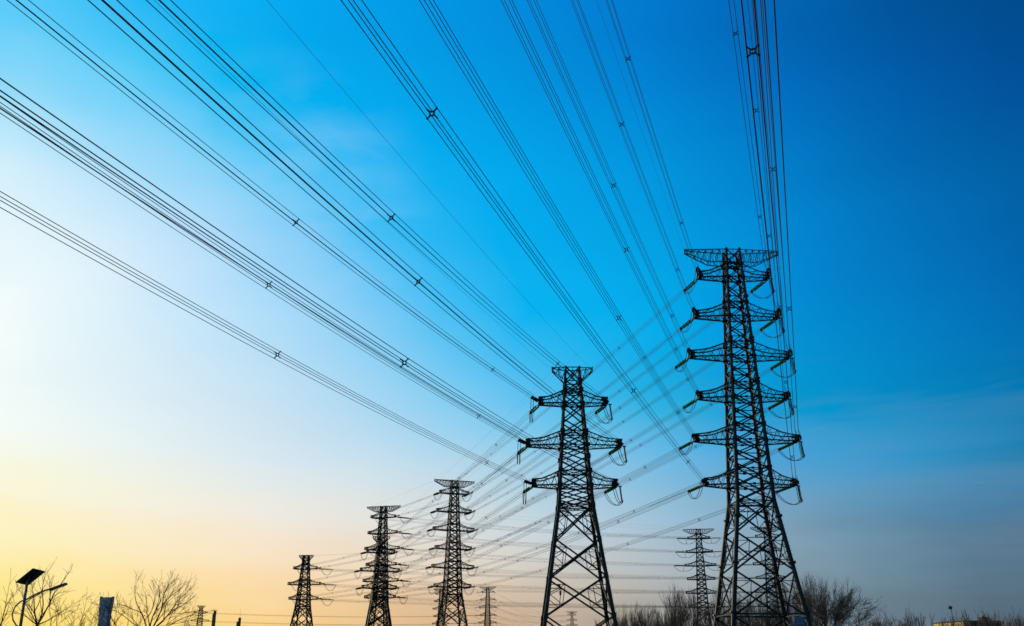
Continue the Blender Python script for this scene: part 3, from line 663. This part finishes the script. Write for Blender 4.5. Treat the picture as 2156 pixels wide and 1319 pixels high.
la = Vector((1.30, -.40, .95)).normalized(); sa = Vector((.37, .90, -.10)); sa = (sa - la * sa.dot(la)).normalized(); na = la.cross(sa)
pr = Matrix((la, sa, na)).transposed()
b = MB(); pc = Vector((.12, 0, H + .16)); b.box(pc, (1.08, .74, .045), pr); pn = link('solar_panel', b.mesh('solar_panel', DARK), lamp)
b = MB()
for q in (-1, 1):
    b.box(pc + pr @ Vector((q * .54, 0, 0)), (.035, .78, .07), pr); b.box(pc + pr @ Vector((0, q * .37, 0)), (1.06, .035, .07), pr)
link('panel_frame', b.mesh('panel_frame', HARD), pn)
b = MB(); b.beam((0, 0, H - .1), pc, .10, n=8); b.beam(pc + pr @ Vector((-.4, 0, -.06)), pc + pr @ Vector((.4, 0, -.06)), .06); link('panel_bracket', b.mesh('panel_bracket', HARD), lamp)

# ------------------------------------------------------------------ skyscrapers far behind
def facade(name, col, glass, sx, sz):
    m = bpy.data.materials.new(name); m.use_nodes = True; t = m.node_tree; n = t.nodes; p = n['Principled BSDF']; p.inputs['Roughness'].default_value = .45
    tcn = n.new('ShaderNodeTexCoord'); mpn = n.new('ShaderNodeMapping'); mpn.inputs['Scale'].default_value = (sx, sx, sz); t.links.new(tcn.outputs['Object'], mpn.inputs[0])
    w = n.new('ShaderNodeTexWave'); w.wave_type = 'BANDS'; w.bands_direction = 'Z'; w.inputs['Scale'].default_value = 1; w.inputs['Distortion'].default_value = .6; t.links.new(mpn.outputs[0], w.inputs[0])
    mx = n.new('ShaderNodeMix'); mx.data_type = 'RGBA'; t.links.new(w.outputs[1], mx.inputs[0]); mx.inputs[6].default_value = (*col, 1); mx.inputs[7].default_value = (*glass, 1); t.links.new(mx.outputs[2], p.inputs['Base Color'])
    return m
SK = facade('hazed_blue_grey_facade', (.21, .29, .40), (.15, .22, .32), .02, .03)  # distance haze is put into the facade colours, paler and bluer
bx, by = ground_at(218, 8300)
b = MB(); prof = [(z * .865, w * .84) for (z, w) in [(0, 62), (60, 54), (140, 48), (230, 44.5), (310, 44), (380, 46), (440, 49.5), (490, 52.5), (520, 54)]]
NS = 32
for (z, w) in prof:
    for i in range(NS):
        t = 2 * math.pi * i / NS; c, s_ = math.cos(t), math.sin(t); e = .35
        b.v.append(Vector((w * math.copysign(abs(c) ** e, c), w * math.copysign(abs(s_) ** e, s_), z + (9 * (abs(c) ** 4 - .5) if z > 440 else 0))))
for k in range(len(prof) - 1):
    for i in range(NS): a = k * NS + i; c_ = k * NS + (i + 1) % NS; b.f.append((a, c_, c_ + NS, a + NS))
b.v.append(Vector((0, 0, 436))); kk = len(b.v) - 1; top0 = (len(prof) - 1) * NS
for i in range(NS): b.f.append((top0 + i, top0 + (i + 1) % NS, kk))
sk = empty('skyscraper', (bx, by, 0), .15, 'blue-grey skyscraper with a flared saddle-shaped top, far off among the bare trees', 'skyscraper')
link('tower_body', b.mesh('tower_body', SK), sk)
b = MB()
for i in range(0, NS, 2):
    t = 2 * math.pi * i / NS; c, s_ = math.cos(t), math.sin(t); e = .35
    pts = [Vector(((w + .8) * math.copysign(abs(c) ** e, c), (w + .8) * math.copysign(abs(s_) ** e, s_), z)) for (z, w) in prof]
    b.tube(pts, 1.0, 4)
link('facade_ribs', b.mesh('facade_ribs', SK), sk)
DK = mat('dark_concrete', (.045, .050, .045), .8, 0, .3, .02)
bx, by = ground_at(449, 3000)
hb = empty('high_rise', (bx, by, 0), .2, 'slim dark high-rise right behind the tiny three-armed pylon', 'high-rise')
b = MB(); b.box((0, 0, 62), (9, 12, 124)); b.box((1.2, 0, 128), (7, 9, 8)); link('tower_body', b.mesh('tower_body', DK), hb)
b = MB()
for k in range(29): b.box((0, -6.1, 6 + k * 4.1), (8.4, .3, 1.1))
link('balcony_bands', b.mesh('balcony_bands', mat('pale_concrete', (.20, .17, .12), .8)), hb)
bx, by = ground_at(502, 3000)
hb = empty('high_rise', (bx, by, 0), .1, 'distant dark stepped high-rise with a thin antenna, left of the leftmost large pylon', 'high-rise')
b = MB(); b.box((2, 0, 57), (6, 10, 114)); b.box((-3.2, 0, 52), (4.2, 8, 104)); link('tower_body', b.mesh('tower_body', DK), hb)
b = MB(); b.beam((2, 0, 114), (2, 0, 138), .8, n=5, w2=.3); link('antenna', b.mesh('antenna', DK), hb)

# ------------------------------------------------------------------ building catching the sun on the right
def brick(name, c1, c2):
    m = bpy.data.materials.new(name); m.use_nodes = True; t = m.node_tree; n = t.nodes; p = n['Principled BSDF']; p.inputs['Roughness'].default_value = .85
    tcn = n.new('ShaderNodeTexCoord'); br = n.new('ShaderNodeTexBrick'); br.inputs['Color1'].default_value = (*c1, 1); br.inputs['Color2'].default_value = (*c2, 1); br.inputs['Mortar'].default_value = (.1, .07, .04, 1); br.inputs['Scale'].default_value = 1.2
    t.links.new(tcn.outputs['Object'], br.inputs[0]); t.links.new(br.outputs[0], p.inputs['Base Color']); return m
BR = brick('golden_brick', (.90, .62, .10), (.50, .28, .04))
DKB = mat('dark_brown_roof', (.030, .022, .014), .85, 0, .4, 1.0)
x, y = ground_at(2035, 106)
hs = empty('low_building', (x, y, 0), R(4), 'low building with a golden sunlit wall and dark roof at the far right', 'building')
b = MB(); b.box((0, 0, 2.45), (3.4, 6.0, 4.9)); link('wall', b.mesh('wall', BR), hs)
b = MB(); b.box((0, 0, 4.95), (3.45, 6.05, .10)); rf = link('roof', b.mesh('roof', DKB), hs)
b = MB(); b.box((.9, -1.6, 5.2), (.7, .7, .3)); b.beam((.9, -1.6, 5.3), (.9, -1.6, 5.5), .2, n=8); link('roof_vent', b.mesh('roof_vent', DKB), rf)
b = MB(); b.box((0, -3.06, 2.44), (3.42, .1, 4.86)); link('front_shade_panel', b.mesh('front_shade_panel', DKB), hs)  # shade of the sun-averted front wall, added as a dark panel
for k in range(2):
    b = MB(); b.box((-1.73, -1.3 + k * 2.6, 3.2), (.08, .8, 1.2)); link('window', b.mesh('window', DARK), hs)
x, y = ground_at(2008, 96)
pl = empty('yard_lamp', (x, y, 0), 0, 'small dark floodlight on a thin post above the golden building', 'lamp')
b = MB(); b.beam((0, 0, 0), (0, 0, 5.75), .05, n=8); link('post', b.mesh('post', HARD), pl)
b = MB(); b.box((-.08, 0, 5.85), (.26, .22, .24), Matrix.Rotation(R(20), 3, 'Y')); link('lamp_head', b.mesh('lamp_head', DARK), pl)
